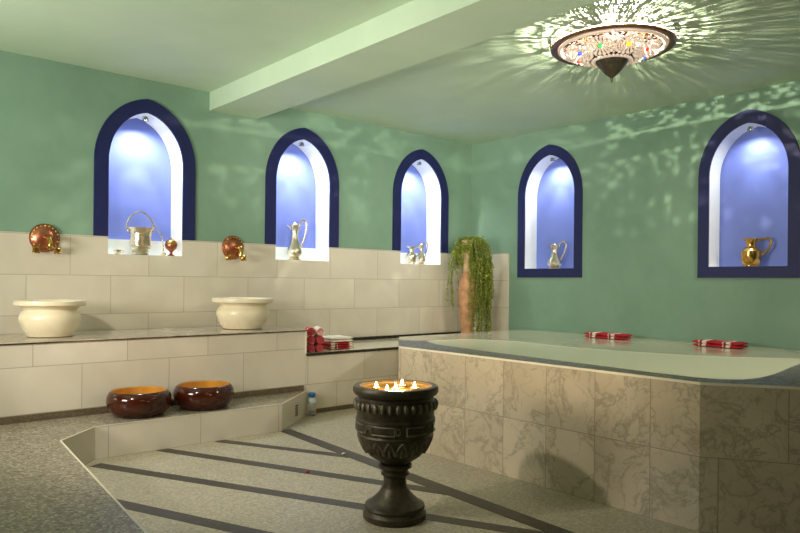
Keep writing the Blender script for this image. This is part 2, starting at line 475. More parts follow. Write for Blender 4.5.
lp = [P2, (-1.80, BF - .013), (-.0005, BF - .013), (-.0005, -4.119), (-.6, -4.119)] + back + [(-2.46, -1.859)]
prism(bm, lp, .3405, .597); obj('ledge', bm, M['ledge'], pool)
bm = B(); wp = inner + back
prism(bm, wp, .3415, .5945)
t = MT('pool_water')
nt = t.nt; fz = t.n('Fresnel'); fz.inputs['IOR'].default_value = 1.33
tr = t.n('BsdfTransparent'); tr.inputs[0].default_value = (.80, .92, .82, 1)
gl = t.n('BsdfGlossy'); gl.inputs['Roughness'].default_value = .03; gl.inputs['Color'].default_value = (.95, 1, .95, 1)
df = t.n('BsdfDiffuse'); df.inputs[0].default_value = srgb(240, 238, 206)
bp = t.n('Bump'); bp.inputs['Strength'].default_value = .06; bp.inputs['Distance'].default_value = .01
t.l(t.noise(7, 3), bp.inputs['Height']); t.l(bp.outputs[0], gl.inputs['Normal'])
m1 = t.n('MixShader'); m1.inputs[0].default_value = .9; t.l(tr.outputs[0], m1.inputs[1]); t.l(df.outputs[0], m1.inputs[2])
m2 = t.n('MixShader'); t.l(t.math('MULTIPLY', fz.outputs[0], .5), m2.inputs[0]); t.l(m1.outputs[0], m2.inputs[1]); t.l(gl.outputs[0], m2.inputs[2])
t.l(m2.outputs[0], nt.nodes['Material Output'].inputs[0]); M['water'] = t.m
obj('water', bm, M['water'], pool)

# ------------------------------------------------------------------ fabrics / metals / stone for the things
M['golddull'] = simple('soft_brass', srgb(196, 156, 92), .42, 1, var=.2, scale=30)
M['gold'] = simple('polished_brass', srgb(206, 160, 84), .22, 1, var=.2, scale=30)
M['copper'] = simple('worn_copper', srgb(176, 112, 84), .34, 1, var=.3, scale=22)
M['silver'] = simple('hammered_silver', srgb(226, 214, 188), .25, 1, var=.15, scale=40, bump=.3)
M['cream'] = simple('cream_carved_marble', srgb(226, 214, 182), .3, var=.1, scale=6)
M['bronze'] = simple('dark_patinated_bronze', srgb(66, 59, 43), .42, .4, var=.4, scale=26, bump=.5)
M['bronzelight'] = simple('worn_bronze_relief', srgb(104, 97, 76), .48, .35, var=.4, scale=30, bump=.5)
M['lacquer'] = simple('dark_brown_lacquer', srgb(62, 24, 10), .13, 0, var=.3, scale=8)
M['amber'] = simple('amber_lacquer', srgb(206, 148, 62), .25, .2, var=.2, scale=6)
M['terra'] = simple('terracotta', srgb(184, 138, 98), .75, var=.25, scale=14, bump=.6)
M['terrapale'] = simple('pale_terracotta', srgb(206, 176, 132), .7, var=.2, scale=14, bump=.5)
M['leaf'] = simple('leaf_green', srgb(146, 158, 58), .5, var=.6, scale=35)
M['stem'] = simple('stem_green', srgb(96, 110, 40), .6, var=.3, scale=20)
M['wax'] = simple('candle_wax', srgb(246, 232, 200), .4, var=.03)
t = MT('candle_flame'); t.set(col=(1, .8, .4, 1), ecol=(1, .66, .25, 1), estr=60.0); M['flame'] = t.m
M['capblue'] = simple('blue_plastic_cap', srgb(14, 96, 150), .35, var=.05)
t = MT('clear_plastic'); t.set(col=(.92, .95, .95, 1), rough=.1, trans=.75, ior=1.3); M['clear'] = t.m
t = MT('label_plastic'); t.set(col=srgb(206, 222, 230), rough=.4); M['whiteblue'] = t.m

def towel_mat(name, d, s):
    t = MT(name); sep = t.n('SeparateXYZ'); co = t.n('TexCoord'); t.l(co.outputs['Object'], sep.inputs[0])
    w = t.math('MULTIPLY', sep.outputs[d], s); fr = t.math('FRACT', w)
    c = t.ramp(fr, [(0, srgb(168, 22, 34)), (.40, srgb(178, 28, 40)), (.42, srgb(238, 220, 204)), (.60, srgb(238, 220, 204)), (.62, srgb(140, 14, 28)), (.72, srgb(240, 224, 208)), (.76, srgb(182, 30, 44))])
    c.node.color_ramp.interpolation = 'CONSTANT'
    t.set(col=c, rough=.9); t.bump(t.noise(220, 2), .5, .003); return t.m
M['towelX'] = towel_mat('red_white_stripe_cotton', 0, 5.2)
M['towelY'] = towel_mat('red_white_stripe_cotton_long', 1, 4.1)
M['towelZ'] = towel_mat('red_white_roll_cotton', 1, 9.0)
M['towelwhite'] = simple('white_terry', srgb(240, 228, 212), .95, var=.04, scale=50, bump=.5)
M['towelpink'] = simple('pale_pink_terry', srgb(196, 92, 96), .95, var=.3, scale=50)
M['towelred'] = simple('red_terry', srgb(170, 26, 44), .95, var=.15, scale=50, bump=.5)

# ------------------------------------------------------------------ stone basins on the bench
def basin(loc, label, sc=(1, 1, 1.1)):
    t = thing('stone_basin', label, 'basin', loc, 'carved stone wash basins')
    bm = B()
    prof = [(0, 0), (.14, 0), (.158, .004), (.176, .03), (.2, .065), (.214, .1), (.217, .125), (.208, .148), (.192, .163), (.188, .172), (.196, .184), (.215, .193),
            (.215, .196), (.2, .1965), (.19, .18), (.178, .12), (.14, .06), (0, .045)]
    lathe(bm, prof, 64, world_c := (0, 0, 0)); obj('bowl', bm, M['cream'], t, smooth=True, world=False)
    bm = B(); lathe(bm, [(.19, .197), (.243, .197), (.25, .201), (.252, .212), (.25, .226), (.244, .231), (.196, .231), (.19, .226)], 64, closed=True)
    obj('rim', bm, M['cream'], t, smooth=True, world=False)
    bm = B()
    for k in range(16):  # carved drop shaped relief round the belly
        a = 2 * PI * k / 16
        pts = []
        for s in range(13):
            q = PI * s / 12; aa = a + math.cos(q) * .15; zz = .035 + math.sin(q) * .075
            rr = .178 + (zz - .03) * .42 if zz < .12 else .217
            pts.append((rr * math.cos(aa), rr * math.sin(aa), zz))
        tube(bm, pts, .0035, 5)
    obj('carved_relief', bm, M['cream'], t, smooth=True, world=False)
    t.scale = sc
    return t
basin((-4.655, -.40, .7022), 'cream carved stone basin on the bench below the far left tap', (.9, .9, 1.08))
basin((-3.18, -.40, .7022), 'cream carved stone basin on the bench right of the other, below the second tap')

# ------------------------------------------------------------------ wall taps
def tap(loc, label):
    t = thing('wall_tap', label, 'tap', loc, 'copper wall taps')
    bm = B()  # round embossed rosette, lathe axis turned to -Y
    R = Matrix.Rotation(PI / 2, 4, 'X')
    lathe(bm, [(0, 0.0), (.102, 0), (.106, .006), (.1, .014), (.09, .016), (.078, .03), (.055, .04), (.03, .045), (.0, .046)], 40, mat=R)
    obj('rosette', bm, M['copper'], t, smooth=True, world=False)
    bm = B()
    for k in range(20):
        a = 2 * PI * k / 20; sphere(bm, (.09 * math.cos(a), -.02, .09 * math.sin(a)), .009, 8)
    obj('beaded_edge', bm, M['golddull'], t, smooth=True, world=False)
    bm = B()
    tube(bm, smoothcurve([(0, -.04, .0), (0, -.09, .0), (0, -.135, -.012), (0, -.155, -.045), (0, -.155, -.075)]), [.019] * 13 + [.016] * 12, 12)
    lathe(bm, [(.012, 0), (.022, 0), (.024, .01), (.019, .018), (.012, .02)], 16, (0, -.155, -.085))
    obj('spout', bm, M['gold'], t, smooth=True, world=False)
    for s, nm in ((-1, 'handle'), (1, 'handle')):
        bm = B()
        tube(bm, [(s * .035, -.035, -.055), (s * .066, -.06, -.086)], .009, 10)
        lathe(bm, [(0, -.016), (.014, -.016), (.024, -.006), (.024, .006), (.014, .016), (0, .016)], 12, (s * .072, -.065, -.092), mat=Matrix.Rotation(PI / 2, 4, 'X'))
        for k in range(4):
            a = PI / 4 + k * PI / 2
            sphere(bm, (s * .072 + .024 * math.cos(a), -.07, -.092 + .024 * math.sin(a)), .01, 8)
        obj(nm, bm, M['gold'], t, smooth=True, world=False)
    return t
tap((-4.60, -.0015, 1.402), 'round copper wall tap above the far left basin')
tap((-3.075, -.0015, 1.392), 'round copper wall tap above the second basin, between two niches')

# ------------------------------------------------------------------ lacquer bowls on the step
def bowl(loc, label, r, hh):
    t = thing('wooden_bowl', label, 'bowl', loc, 'brown bowls on the step')
    bm = B()
    out = [(0, 0), (r * .66, 0), (r * .78, hh * .06), (r * .93, hh * .28), (r, hh * .55), (r * .985, hh * .78), (r * .92, hh * .94), (r * .86, hh), (r * .84, hh)]
    lathe(bm, out, 64); 
    obj('shell', bm, M['lacquer'], t, smooth=True, world=False)
    bm = B()
    lathe(bm, [(r * .84, hh), (r * .815, hh * .97), (r * .85, hh * .7), (r * .84, hh * .4), (r * .7, hh * .18), (r * .3, hh * .1), (0, hh * .09)], 64)
    obj('inner_lining', bm, M['amber'], t, smooth=True, world=False)
    return t
bowl((-4.255, -.995, .2008), 'brown lacquered bowl with amber inside, nearer the foreground mosaic', .205, .165)
bowl((-3.80, -1.0, .2008), 'darker brown lacquered bowl with amber inside, nearer the blue capped bottle', .208, .165)

# ------------------------------------------------------------------ big carved goblet
cx, cy = -3.852, -3.144
t = thing('carved_goblet', 'large dark carved bronze goblet standing on the pebble floor', 'goblet', (cx, cy, .0024))
bm = B(); lathe(bm, [(0, 0), (.142, 0), (.148, .006), (.148, .026), (.14, .034), (.137, .044), (.142, .052), (.138, .064), (.12, .072), (.108, .084), (.09, .1), (.072, .12), (.062, .14), (0, .14)], 64)
obj('foot', bm, M['bronze'], t, smooth=True, world=False)
bm = B(); lathe(bm, [(0, .138), (.06, .138), (.056, .152), (.053, .175), (.055, .195), (.066, .202), (.066, .212), (.058, .218), (.062, .228), (.078, .235), (.08, .248), (.07, .254), (.0, .254)], 48)
obj('stem', bm, M['bronze'], t, smooth=True, world=False)
bm = B(); lathe(bm, [(0, .255), (.066, .255), (.085, .268), (.12, .292), (.15, .325), (.168, .36), (.176, .385), (.18, .392), (.176, .4), (.18, .41), (.183, .44), (.18, .456), (.187, .46), (.186, .47), (.18, .474), (.182, .505), (.188, .512),
        (.19, .535), (.186, .55), (.176, .556), (.176, .568), (.192, .578), (.2, .59), (.2, .606), (.194, .616), (.172, .618), (.164, .61), (.158, .57), (.14, .5), (0, .48)], 72)
obj('cup', bm, M['bronze'], t, smooth=True, world=False)
bm = B()
for k in range(34):
    a = 2 * PI * k / 34
    sphere(bm, (.189 * math.cos(a), .189 * math.sin(a), .531), .0125, 8, s=(.9, .9, 1.75))
obj('beaded_band', bm, M['bronzelight'], t, smooth=True, world=False)
def relief(bm, pts2, rad, r):  # pts in (angle, z); ridge following the body
    tube(bm, [((rad(z)) * math.cos(a), (rad(z)) * math.sin(a), z) for a, z in pts2], r, 5)
bm = B()
for k in range(7):
    a0 = 2 * PI * k / 7 + .1; w = .3
    L = [(a0 - w, .414), (a0 - w * .3, .414), (a0 + w * .3, .414), (a0 + w, .414), (a0 + w, .45), (a0 + w * .3, .45), (a0 - w * .3, .45), (a0 - w, .45), (a0 - w, .414)]
    relief(bm, L, lambda z: .183, .0045)
    L = [(a0 + w + .075 + .055 * math.cos(q), .432 + .014 * math.sin(q)) for q in [i * PI / 5 for i in range(11)]]
    relief(bm, L, lambda z: .183, .004)
obj('carved_panels', bm, M['bronzelight'], t, smooth=True, world=False)
bm = B()
rb = lambda z: .12 + (.176 - .12) * min(1, max(0, (z - .292) / .093)) ** .62
for k in range(18):
    a0 = 2 * PI * k / 18; w = PI / 18 * .92
    relief(bm, [(a0 - w, .318), (a0 - w * .9, .34), (a0 - w * .5, .362), (a0, .38), (a0 + w * .5, .362), (a0 + w * .9, .34), (a0 + w, .318)], rb, .005)
    relief(bm, [(a0, .31), (a0, .345)], rb, .006)
obj('carved_arches', bm, M['bronzelight'], t, smooth=True, world=False)
# brass liner dish and floating candles
bm = B(); lathe(bm, [(.16, .6115), (.169, .6145), (.163, .604), (.15, .592), (.1, .5885), (0, .588), (0, .584), (.1, .5845), (.155, .588)], 48)
obj('brass_liner', bm, M['golddull'], t, smooth=True, world=False)
def candle():
    t = thing('floating_candle', 'lit floating candle in the goblet, one of several alike', 'candle', (0, 0, 0), 'lit floating candles in the goblet')
    bm = B(); lathe(bm, [(0, 0), (.014, 0), (.021, .006), (.022, .014), (.0205, .014), (.019, .012)], 20); obj('cup', bm, M['gold'], t, smooth=True, world=False)
    bm = B(); lathe(bm, [(0, .002), (.0185, .003), (.019, .0125), (.01, .0115), (0, .011)], 20); obj('wax', bm, M['wax'], t, smooth=True, world=False)
    bm = B(); tube(bm, [(0, 0, .010), (0, 0, .017)], .0008, 6); obj('wick', bm, M['black'], t, world=False)
    bm = B(); lathe(bm, [(0, .014), (.005, .017), (.0068, .022), (.005, .030), (.002, .037), (0, .042)], 12); obj('flame', bm, M['flame'], t, smooth=True, world=False)
    return t
cpos = [(.02, .03), (-.085, .05), (.095, -.04), (-.03, -.07), (.055, .11)]
# aim the row across the view
c0 = candle(); first = True
names = ['lit candle in the middle of the goblet, brightest of the floating candles', 'lit floating candle at the left side of the goblet mouth', 'lit floating candle at the right side of the goblet mouth', 'lit floating candle at the near edge of the goblet mouth', 'lit floating candle at the back edge of the goblet mouth']
Rv = Vector((.756, -.655, 0)); Fv = Vector((.655, .756, 0))
for (r_, f_), nm in zip([(0, -.01), (-.092, .02), (.088, .02), (-.04, -.08), (.03, .1)], names):
    q = Vector((cx, cy, .0013 + .5892)) + Rv * r_ + Fv * f_
    if first: c0.location = q; c0['label'] = nm; first = False
    else: dup(c0, q, label=nm)
ld = bpy.data.lights.new('candle_glow', 'POINT'); ld.energy = 9; ld.color = (1, .70, .36); ld.shadow_soft_size = .03
lo = bpy.data.objects.new('candle_glow', ld); C.objects.link(lo); lo.location = (cx, cy, .655)

# ------------------------------------------------------------------ vase and trailing plant
vx, vy, vz = -.385, -.31, .506
t = thing('floor_vase', 'tall terracotta vase with pale neck standing on the shelf in the corner', 'vase', (vx, vy, vz))
bm = B(); lathe(bm, [(0, 0), (.07, 0), (.074, .01), (.066, .03), (.068, .08), (.082, .2), (.098, .34), (.106, .46), (.103, .55), (.085, .64), (.06, .7), (.052, .72)], 48)
obj('body', bm, M['terra'], t, smooth=True, world=False)
bm = B(); lathe(bm, [(.052, .7205), (.05, .78), (.052, .9), (.06, 1.0), (.074, 1.05), (.076, 1.06), (.068, 1.06), (.056, 1.0), (.046, .9), (.046, .74)], 40)
obj('neck', bm, M['terrapale'], t, smooth=True, world=False)
for zz in (.3, .36, .52): 
    r_ = {.3: .093, .36: .0995, .52: .105}[zz]; bm = B(); lathe(bm, [(r_, zz - .004), (r_ + .004, zz), (r_, zz + .004)], 40); obj('raised_band', bm, M['terra'], t, smooth=True, world=False)

t = thing('trailing_plant', 'green trailing plant spilling out of the tall terracotta vase', 'plant', (vx, vy, vz + 1.01))
bs, bl = B(), B(); rnd = random.Random(3)
for i in range(150):
    # direction across view: right is +Rv
    side = rnd.random()
    a = rnd.gauss(0, 1)
    u = rnd.uniform(-.02, .26) if i > 22 else rnd.uniform(-.19, -.03)
    w = rnd.uniform(-.12, .08)
    L = rnd.uniform(.5, 1.0) if u > 0 else (rnd.uniform(.12, .7) if u < -.12 else rnd.uniform(.1, .4))
    if -.05 < u < .02: L *= .3
    off = Rv * u + Fv * w
    top = rnd.uniform(.02, .08)
    end = Vector(off) * rnd.uniform(.95, 1.15)
    p = [Vector((0, 0, .0)), off * .35 + Vector((0, 0, top)), off * .8 + Vector((0, 0, top * .6)), off * 1.0 + Vector((0, 0, -.12 * L - .04))]
    nseg = 7
    wob = Vector((0, 0, 0))
    for s in range(1, nseg + 1):
        wob += Rv * rnd.gauss(0, .008) + Fv * rnd.gauss(0, .008)
        p.append(end + wob + Vector((0, 0, -.12 * L - .04 - (L - .1) * s / nseg)))
    for q_ in p:   # keep inside the corner
        if q_.x > -vx - .05: q_.x = -vx - .05
        if q_.y > -vy - .04: q_.y = -vy - .04
        if q_.z < -.95: q_.z = -.95
    cv = smoothcurve(p, 3)
    tube(bs, cv, .0022, 4, cap=False)
    for k, q_ in enumerate(cv[3:]):
        for _ in range(4):
            d = Vector((rnd.gauss(0, 1), rnd.gauss(0, 1), rnd.gauss(-.5, .6))).normalized()
            l_ = rnd.uniform(.018, .034); sd = d.cross(Vector((rnd.random(), rnd.random(), 1))).normalized() * l_ * .22
            q0 = q_ + Vector((0, 0, rnd.uniform(-.02, .02)))
            mid = q0 + d * l_ * .5 + sd.cross(d) * .12
            vs = [bl.verts.new(x) for x in (q0, mid + sd, q0 + d * l_, mid - sd)]
            bl.faces.new(vs)
obj('stems', bs, M['stem'], t, world=False)
obj('leaves', bl, M['leaf'], t, world=False)

# ------------------------------------------------------------------ towels
def roll(loc, rotz, label, L=.2, r=.034, mat='towelZ', group='rolled towels on the tiled shelf'):
    t = thing('rolled_towel', label, 'towel', loc, group)
    bm = B()
    n = 40; rings = []
    # spiral end relief on a soft cylinder along local Y
    prof = [(r * .55, -L / 2 + .006), (r * .9, -L / 2), (r, -L / 2 + .008), (r * 1.01, -L / 4), (r, 0), (r * 1.01, L / 4), (r, L / 2 - .008), (r * .9, L / 2), (r * .55, L / 2 - .006)]
    lathe(bm, [(0, -L / 2 + .008)] + prof + [(0, L / 2 - .008)], n, mat=Matrix.Rotation(-PI / 2, 4, 'X'), c=(0, 0, r))
    obj('cloth', bm, M[mat], t, smooth=True, world=False)
    for e in (-1, 1):
        bm = B(); pts = [((r * .12 + r * .8 * s / 40) * math.cos(s * .45), e * (L / 2 + .0005), r + (r * .12 + r * .8 * s / 40) * math.sin(s * .45)) for s in range(41)]
        tube(bm, pts, .0022, 5)
        obj('spiral_fold', bm, M['towelpink'], t, smooth=True, world=False)
    t.rotation_euler = (0, 0, rotz); return t
rz = .0
r0 = roll((-2.70, -.67, .5068), -.42, 'red striped rolled towel at the bottom left of the stack by the bench end')
lb = ['red striped rolled towel, middle of the left column of the stack', 'red striped rolled towel on top of the left column of the stack',
      'red striped rolled towel, bottom of the right column of the stack', 'red striped rolled towel, middle of the right column of the stack']
pp = [(-2.70, -.67, .5758), (-2.70, -.67, .6448), (-2.625, -.69, .5068), (-2.623, -.69, .5758)]
for q_, l in zip(pp, lb): dup(r0, q_, -.42, label=l)
roll((-2.62, -.69, .6448), -.42, 'pale cream rolled towel on top of the right column of the stack', mat='towelwhite')
def folded(loc, rotz, label, sx, sy, sz, m, layers=3, group=None, wob=.004, seed=1):
    t = thing('folded_towel', label, 'towel', loc, group)
    rr = random.Random(seed); bm = B(); h_ = sz / layers
    for k in range(layers):
        z0 = k * h_; nx, ny = 14, 10; c_ = []
        ox = rr.uniform(-.006, .006)
        # soft slab: grid of sections with rounded sides
        rows = []
        for i in range(nx + 1):
            x = -sx / 2 + sx * i / nx + ox; ring = []
            edge = min(1, min(i, nx - i) / 1.5 + .35)
            for j in range(16):
                a = 2 * PI * j / 16
                cy_ = math.copysign(abs(math.cos(a)) ** .35, math.cos(a)); cz_ = math.copysign(abs(math.sin(a)) ** .6, math.sin(a))
                ring.append(bm.verts.new((x, cy_ * sy / 2 * (1 - .02 * k) + math.sin(i * .9 + k) * wob, z0 + h_ / 2 + cz_ * h_ / 2 * edge + (math.sin(i * 1.3 + j + k * 2) * wob * .3 if k == layers - 1 else 0))))
            rows.append(ring)
        for a, b in zip(rows, rows[1:]):
            for j in range(16): bm.faces.new((a[j], a[(j + 1) % 16], b[(j + 1) % 16], b[j]))
        bm.faces.new(rows[0][::-1]); bm.faces.new(rows[-1])
    obj('cloth', bm, m, t, smooth=True, world=False); t.rotation_euler = (0, 0, rotz); return t
folded((-2.37, -.56, .5068), 0, 'red folded towel lying on the shelf under the pale folded towel', .25, .26, .06, M['towelX'], 3, 'folded towels on the tiled shelf', seed=2)
folded((-2.36, -.56, .5685), 0, 'pale folded towel with red edge on top of the red folded towel', .24, .25, .045, M['towelwhite'], 2, 'folded towels on the tiled shelf', seed=3)
folded((-.30, -2.02, .5985), PI / 2 + .04, 'red and white folded towel on the pool ledge, nearer the corner vase', .40, .17, .05, M['towelX'], 2, 'striped towels on the pool ledge', wob=.008, seed=4)
folded((-.30, -3.06, .5985), PI / 2 + .03, 'red and white folded towel on the pool ledge below the brass jug niche', .38, .17, .05, M['towelX'], 2, 'striped towels on the pool ledge', wob=.01, seed=5)

# ------------------------------------------------------------------ bottle
t = thing('plastic_bottle', 'small clear bottle with blue cap on the floor at the end of the step', 'bottle', (-2.785, -.845, .0005))
bm = B(); lathe(bm, [(0, 0), (.03, 0), (.034, .006), (.034, .1), (.03, .125), (.018, .142), (.014, .146), (.014, .152), (0, .152)], 28); obj('body', bm, M['clear'], t, smooth=True, world=False)
bm = B(); lathe(bm, [(.0345, .105), (.036, .11), (.034, .128), (.02, .145), (.0195, .147)], 28); obj('collar', bm, M['whiteblue'], t, smooth=True, world=False)
bm = B(); lathe(bm, [(0, .1525), (.026, .1525), (.03, .158), (.03, .18), (.026, .186), (0, .187)], 28); obj('cap', bm, M['capblue'], t, smooth=True, world=False)

# ------------------------------------------------------------------ things in the niches
def lathe_thing(name, label, cat, loc, prof, mat, n=36, group=None, part='body'):
    t = thing(name, label, cat, loc, group)
    bm = B(); lathe(bm, prof, n); obj(part, bm, mat, t, smooth=True, world=False); return t
# niche 1
zs = 1.3012
t = thing('silver_bucket', 'silver bucket with arched handle in the far left niche', 'bucket', (-3.862, .075, zs))
bm = B(); lathe(bm, [(0, 0), (.055, 0), (.066, .006), (.06, .02), (.072, .035), (.082, .06), (.084, .17), (.088, .2), (.104, .215), (.108, .222), (.1, .224), (.084, .205), (.078, .17), (.076, .06), (0, .04)], 40)
obj('body', bm, M['silver'], t, smooth=True, world=False)
for z_ in (.07, .165):
    bm = B(); lathe(bm, [(.082, z_ - .005), (.088, z_), (.082, z_ + .005)], 40); obj('raised_band', bm, M['silver'], t, smooth=True, world=False)
bm = B(); tube(bm, smoothcurve([(-.1, 0, .2), (-.112, 0, .24), (-.085, 0, .305), (-.03, 0, .35), (.02, 0, .352), (.075, 0, .31), (.105, 0, .25), (.1, 0, .2)], 5), .0065, 8)
for s in (-1, 1): sphere(bm, (s * .1, 0, .2), .012, 10)
obj('handle', bm, M['silver'], t, smooth=True, world=False)
t = thing('long_ladle', 'thin silver ladle leaning from the bucket rim down towards the brass cup', 'ladle', (-3.765, .05, zs))
bm = B(); tube(bm, smoothcurve([(-.015, .01, .252), (.03, .0, .225), (.07, -.005, .15), (.082, -.005, .07), (.084, 0, .03)], 5), .005, 8); obj('handle', bm, M['silver'], t, smooth=True, world=False)
bm = B(); lathe(bm, [(0, 0), (.015, .001), (.022, .01), (.024, .024), (.022, .024), (.02, .012), (0, .004)], 20, (.084, 0, 0)); obj('scoop', bm, M['silver'], t, smooth=True, world=False)
t = lathe_thing('brass_goblet', 'round copper cup with lid on a short foot beside the silver bucket', 'cup', (-3.615, .045, zs), [(0, 0), (.028, 0), (.03, .005), (.014, .014), (.01, .03), (.022, .042), (.044, .062), (.052, .088), (.05, .1), (0, .1)], M['copper'])
bm = B(); lathe(bm, [(.05, .1005), (.052, .104), (.042, .125), (.02, .14), (.006, .143), (.009, .15), (0, .156)], 30); obj('lid', bm, M['gold'], t, smooth=True, world=False)
t = lathe_thing('small_cup', 'tiny grey metal cup at the left edge of the far left niche', 'cup', (-4.055, .05, zs), [(0, 0), (.018, 0), (.026, .014), (.03, .036), (.027, .036), (.02, .01), (0, .006)], M['silver'])
bm = B(); tube(bm, smoothcurve([(.026, 0, .03), (.046, 0, .03), (.045, 0, .012), (.024, 0, .01)]), .003, 6); obj('handle', bm, M['silver'], t, smooth=True, world=False)

def ewer(name, label, cat, loc, hgt, r, mat, rot=0, tall=True, group=None):
    t = thing(name, label, cat, loc, group); s = hgt
    if tall: prof = [(0, 0), (r * .8, 0), (r * .85, .02 * s), (r * .55, .05 * s), (r * .7, .08 * s), (r, .17 * s), (r * .95, .26 * s), (r * .6, .42 * s), (r * .42, .58 * s), (r * .4, .7 * s), (r * .55, .82 * s), (r * .62, .85 * s), (r * .5, .85 * s), (r * .32, .7 * s), (0, .6 * s)]
    else: prof = [(0, 0), (r * .72, 0), (r * .75, .03 * s), (r * .72, .06 * s), (r * .9, .14 * s), (r, .4 * s), (r * .98, .55 * s), (r * .72, .64 * s), (r * .5, .7 * s), (r * .46, .85 * s), (r * .62, .97 * s), (r * .66, 1.0 * s), (r * .56, 1.0 * s), (r * .4, .85 * s), (0, .75 * s)]
    bm = B(); lathe(bm, prof, 36); obj('body', bm, mat, t, smooth=True, world=False)
    top = .85 * s if tall else s
    bm = B(); rr = r * .62
    vs = [(-rr * .5, -rr * .45, top * .97), (-rr * .5, rr * .45, top * .97), (-rr * 1.75, 0, top * 1.04), (-rr * .6, 0, top * .86)]
    v = [bm.verts.new(x) for x in vs]
    for f in ((0, 1, 2), (0, 2, 3), (1, 3, 2)): bm.faces.new([v[i] for i in f])
    obj('spout', bm, mat, t, world=False)
    bm = B()
    if tall: hp = [(r * .5, 0, .8 * s), (r * .7, 0, .94 * s), (r * 1.15, 0, 1.0 * s), (r * 1.5, 0, .9 * s), (r * 1.35, 0, .66 * s), (r * .95, 0, .4 * s), (r * .8, 0, .32 * s)]
    else: hp = [(r * .55, 0, .93 * s), (r * 1.0, 0, .97 * s), (r * 1.55, 0, 1.0 * s), (r * 1.85, 0, .86 * s), (r * 1.6, 0, .62 * s), (r * 1.15, 0, .46 * s), (r * .95, 0, .42 * s)]
    tube(bm, smoothcurve(hp, 5), r * .13, 8); obj('handle', bm, mat, t, smooth=True, world=False)
    if tall:
        bm = B(); lathe(bm, [(r * .52, .851 * s), (r * .5, .87 * s), (r * .25, .92 * s), (r * .08, .94 * s), (r * .1, .96 * s), (0, .975 * s)], 24); obj('lid', bm, mat, t, smooth=True, world=False)
    t.rotation_euler = (0, 0, rot); return t
ra = -math.radians(25)
ewer('tall_ewer', 'tall slim pale gold ewer with curved handle in the middle back wall niche', 'ewer', (-2.385, .075, zs), .385, .075, M['silver'], ra)
ewer('small_ewer', 'small pale ewer, left of the pair in the niche nearest the corner', 'ewer', (-.885, .07, zs), .19, .055, M['silver'], ra, False, 'pair of small ewers')
ewer('small_ewer', 'taller slim ewer, right of the pair in the niche nearest the corner', 'ewer', (-.735, .07, zs), .25, .048, M['silver'], ra, True, 'pair of small ewers')
zb = 1.2612
ewer('white_ewer', 'small silvery white ewer with round belly in the first right wall niche', 'ewer', (.08, -1.135, zb), .285, .078, M['silver'], -math.radians(65))
ewer('brass_jug', 'polished brass jug with side handle in the niche above the pool', 'jug', (.08, -3.14, zb), .235, .08, M['gold'], -math.radians(68), False)

# ------------------------------------------------------------------ ceiling lamp
lx, ly = -1.947, -3.072
M['lampmetal'] = simple('dark_copper_lamp_metal', srgb(120, 84, 62), .35, .8, var=.35, scale=40, bump=.3)
t = MT('glowing_filigree'); t.set(col=srgb(226, 206, 190), rough=.5, ecol=(1, .80, .66, 1), estr=.1); M['filigree'] = t.m
M['lampdark'] = simple('dark_lamp_interior', srgb(52, 34, 26), .8, .1, var=.4, scale=40)
lamp = thing('moroccan_ceiling_lamp', 'round pierced copper ceiling lamp with white rosettes and coloured gems', 'lamp', (lx, ly, H))
LS = 1.03
def LZ(z): return (z - 2.6) * LS + 2.665 - H
bm = B(); lathe(bm, [(.345, LZ(2.598)), (.352, LZ(2.588)), (.385, LZ(2.583)), (.395, LZ(2.589)), (.395, LZ(2.597)), (.38, LZ(2.604)), (.352, LZ(2.604))], 96, closed=True)
obj('outer_rim', bm, M['lampmetal'], lamp, smooth=True, world=False)
bm = B(); lathe(bm, [(.318, LZ(2.586)), (.33, LZ(2.576)), (.345, LZ(2.58)), (.347, LZ(2.59)), (.33, LZ(2.598))], 96, closed=True)
obj('white_band', bm, M['filigree'], lamp, smooth=True, world=False)
LROT = .24
def pierced(bm, rows, NS, seed, skip):
    rc_ = random.Random(seed)
    for j in range(len(rows) - 1):
        (r0_, z0_), (r1_, z1_) = rows[j], rows[j + 1]
        for k in range(NS):
            sh_ = .5 if j % 2 else 0
            a0, a1 = 2 * PI * (k + sh_) / NS, 2 * PI * (k + 1 + sh_) / NS
            def P_(u, v):
                a = a0 + (a1 - a0) * u; r = r0_ + (r1_ - r0_) * v; z = z0_ + (z1_ - z0_) * v
                return (r * math.cos(a), r * math.sin(a), z - H)
            V = [bm.verts.new(P_(*c)) for c in ((0, 0), (1, 0), (1, 1), (0, 1))]
            if k % 10 == 0 or rc_.random() < skip: bm.faces.new(V); continue
            w = rc_.uniform(.27, .42)
            if rc_.random() < .5: inn = [(.5, .5 - w), (.5 + w, .5), (.5, .5 + w), (.5 - w, .5)]; I = [bm.verts.new(P_(*c)) for c in inn]; F = ((V[0], V[1], I[0]), (V[1], I[1], I[0]), (V[1], V[2], I[1]), (V[2], I[2], I[1]), (V[2], V[3], I[2]), (V[3], I[3], I[2]), (V[3], V[0], I[3]), (V[0], I[0], I[3]))
            else: inn = [(.5 - w, .5 - w * .8), (.5 + w, .5 - w), (.5 + w * .9, .5 + w), (.5 - w, .5 + w)]; I = [bm.verts.new(P_(*c)) for c in inn]; F = [(V[q], V[(q + 1) % 4], I[(q + 1) % 4], I[q]) for q in range(4)]
            for f_ in F: bm.faces.new(f_)
    bmesh.ops.remove_doubles(bm, verts=bm.verts, dist=.0002)
br = lambda r: 2.586 - (.32 - r) * .38 if r > .1 else 2.50
bm = B(); lathe(bm, [(.190, LZ(2.5365)), (.12, LZ(2.508)), (.09, LZ(2.50)), (0, LZ(2.50))], 64)
pierced(bm, [(.318 - .0128 * q, (2.5875 - .0051 * q - 2.6) * LS + 2.665) for q in range(11)], 96, 5, .15)
obj('bowl', bm, M['lampdark'], lamp, world=False)
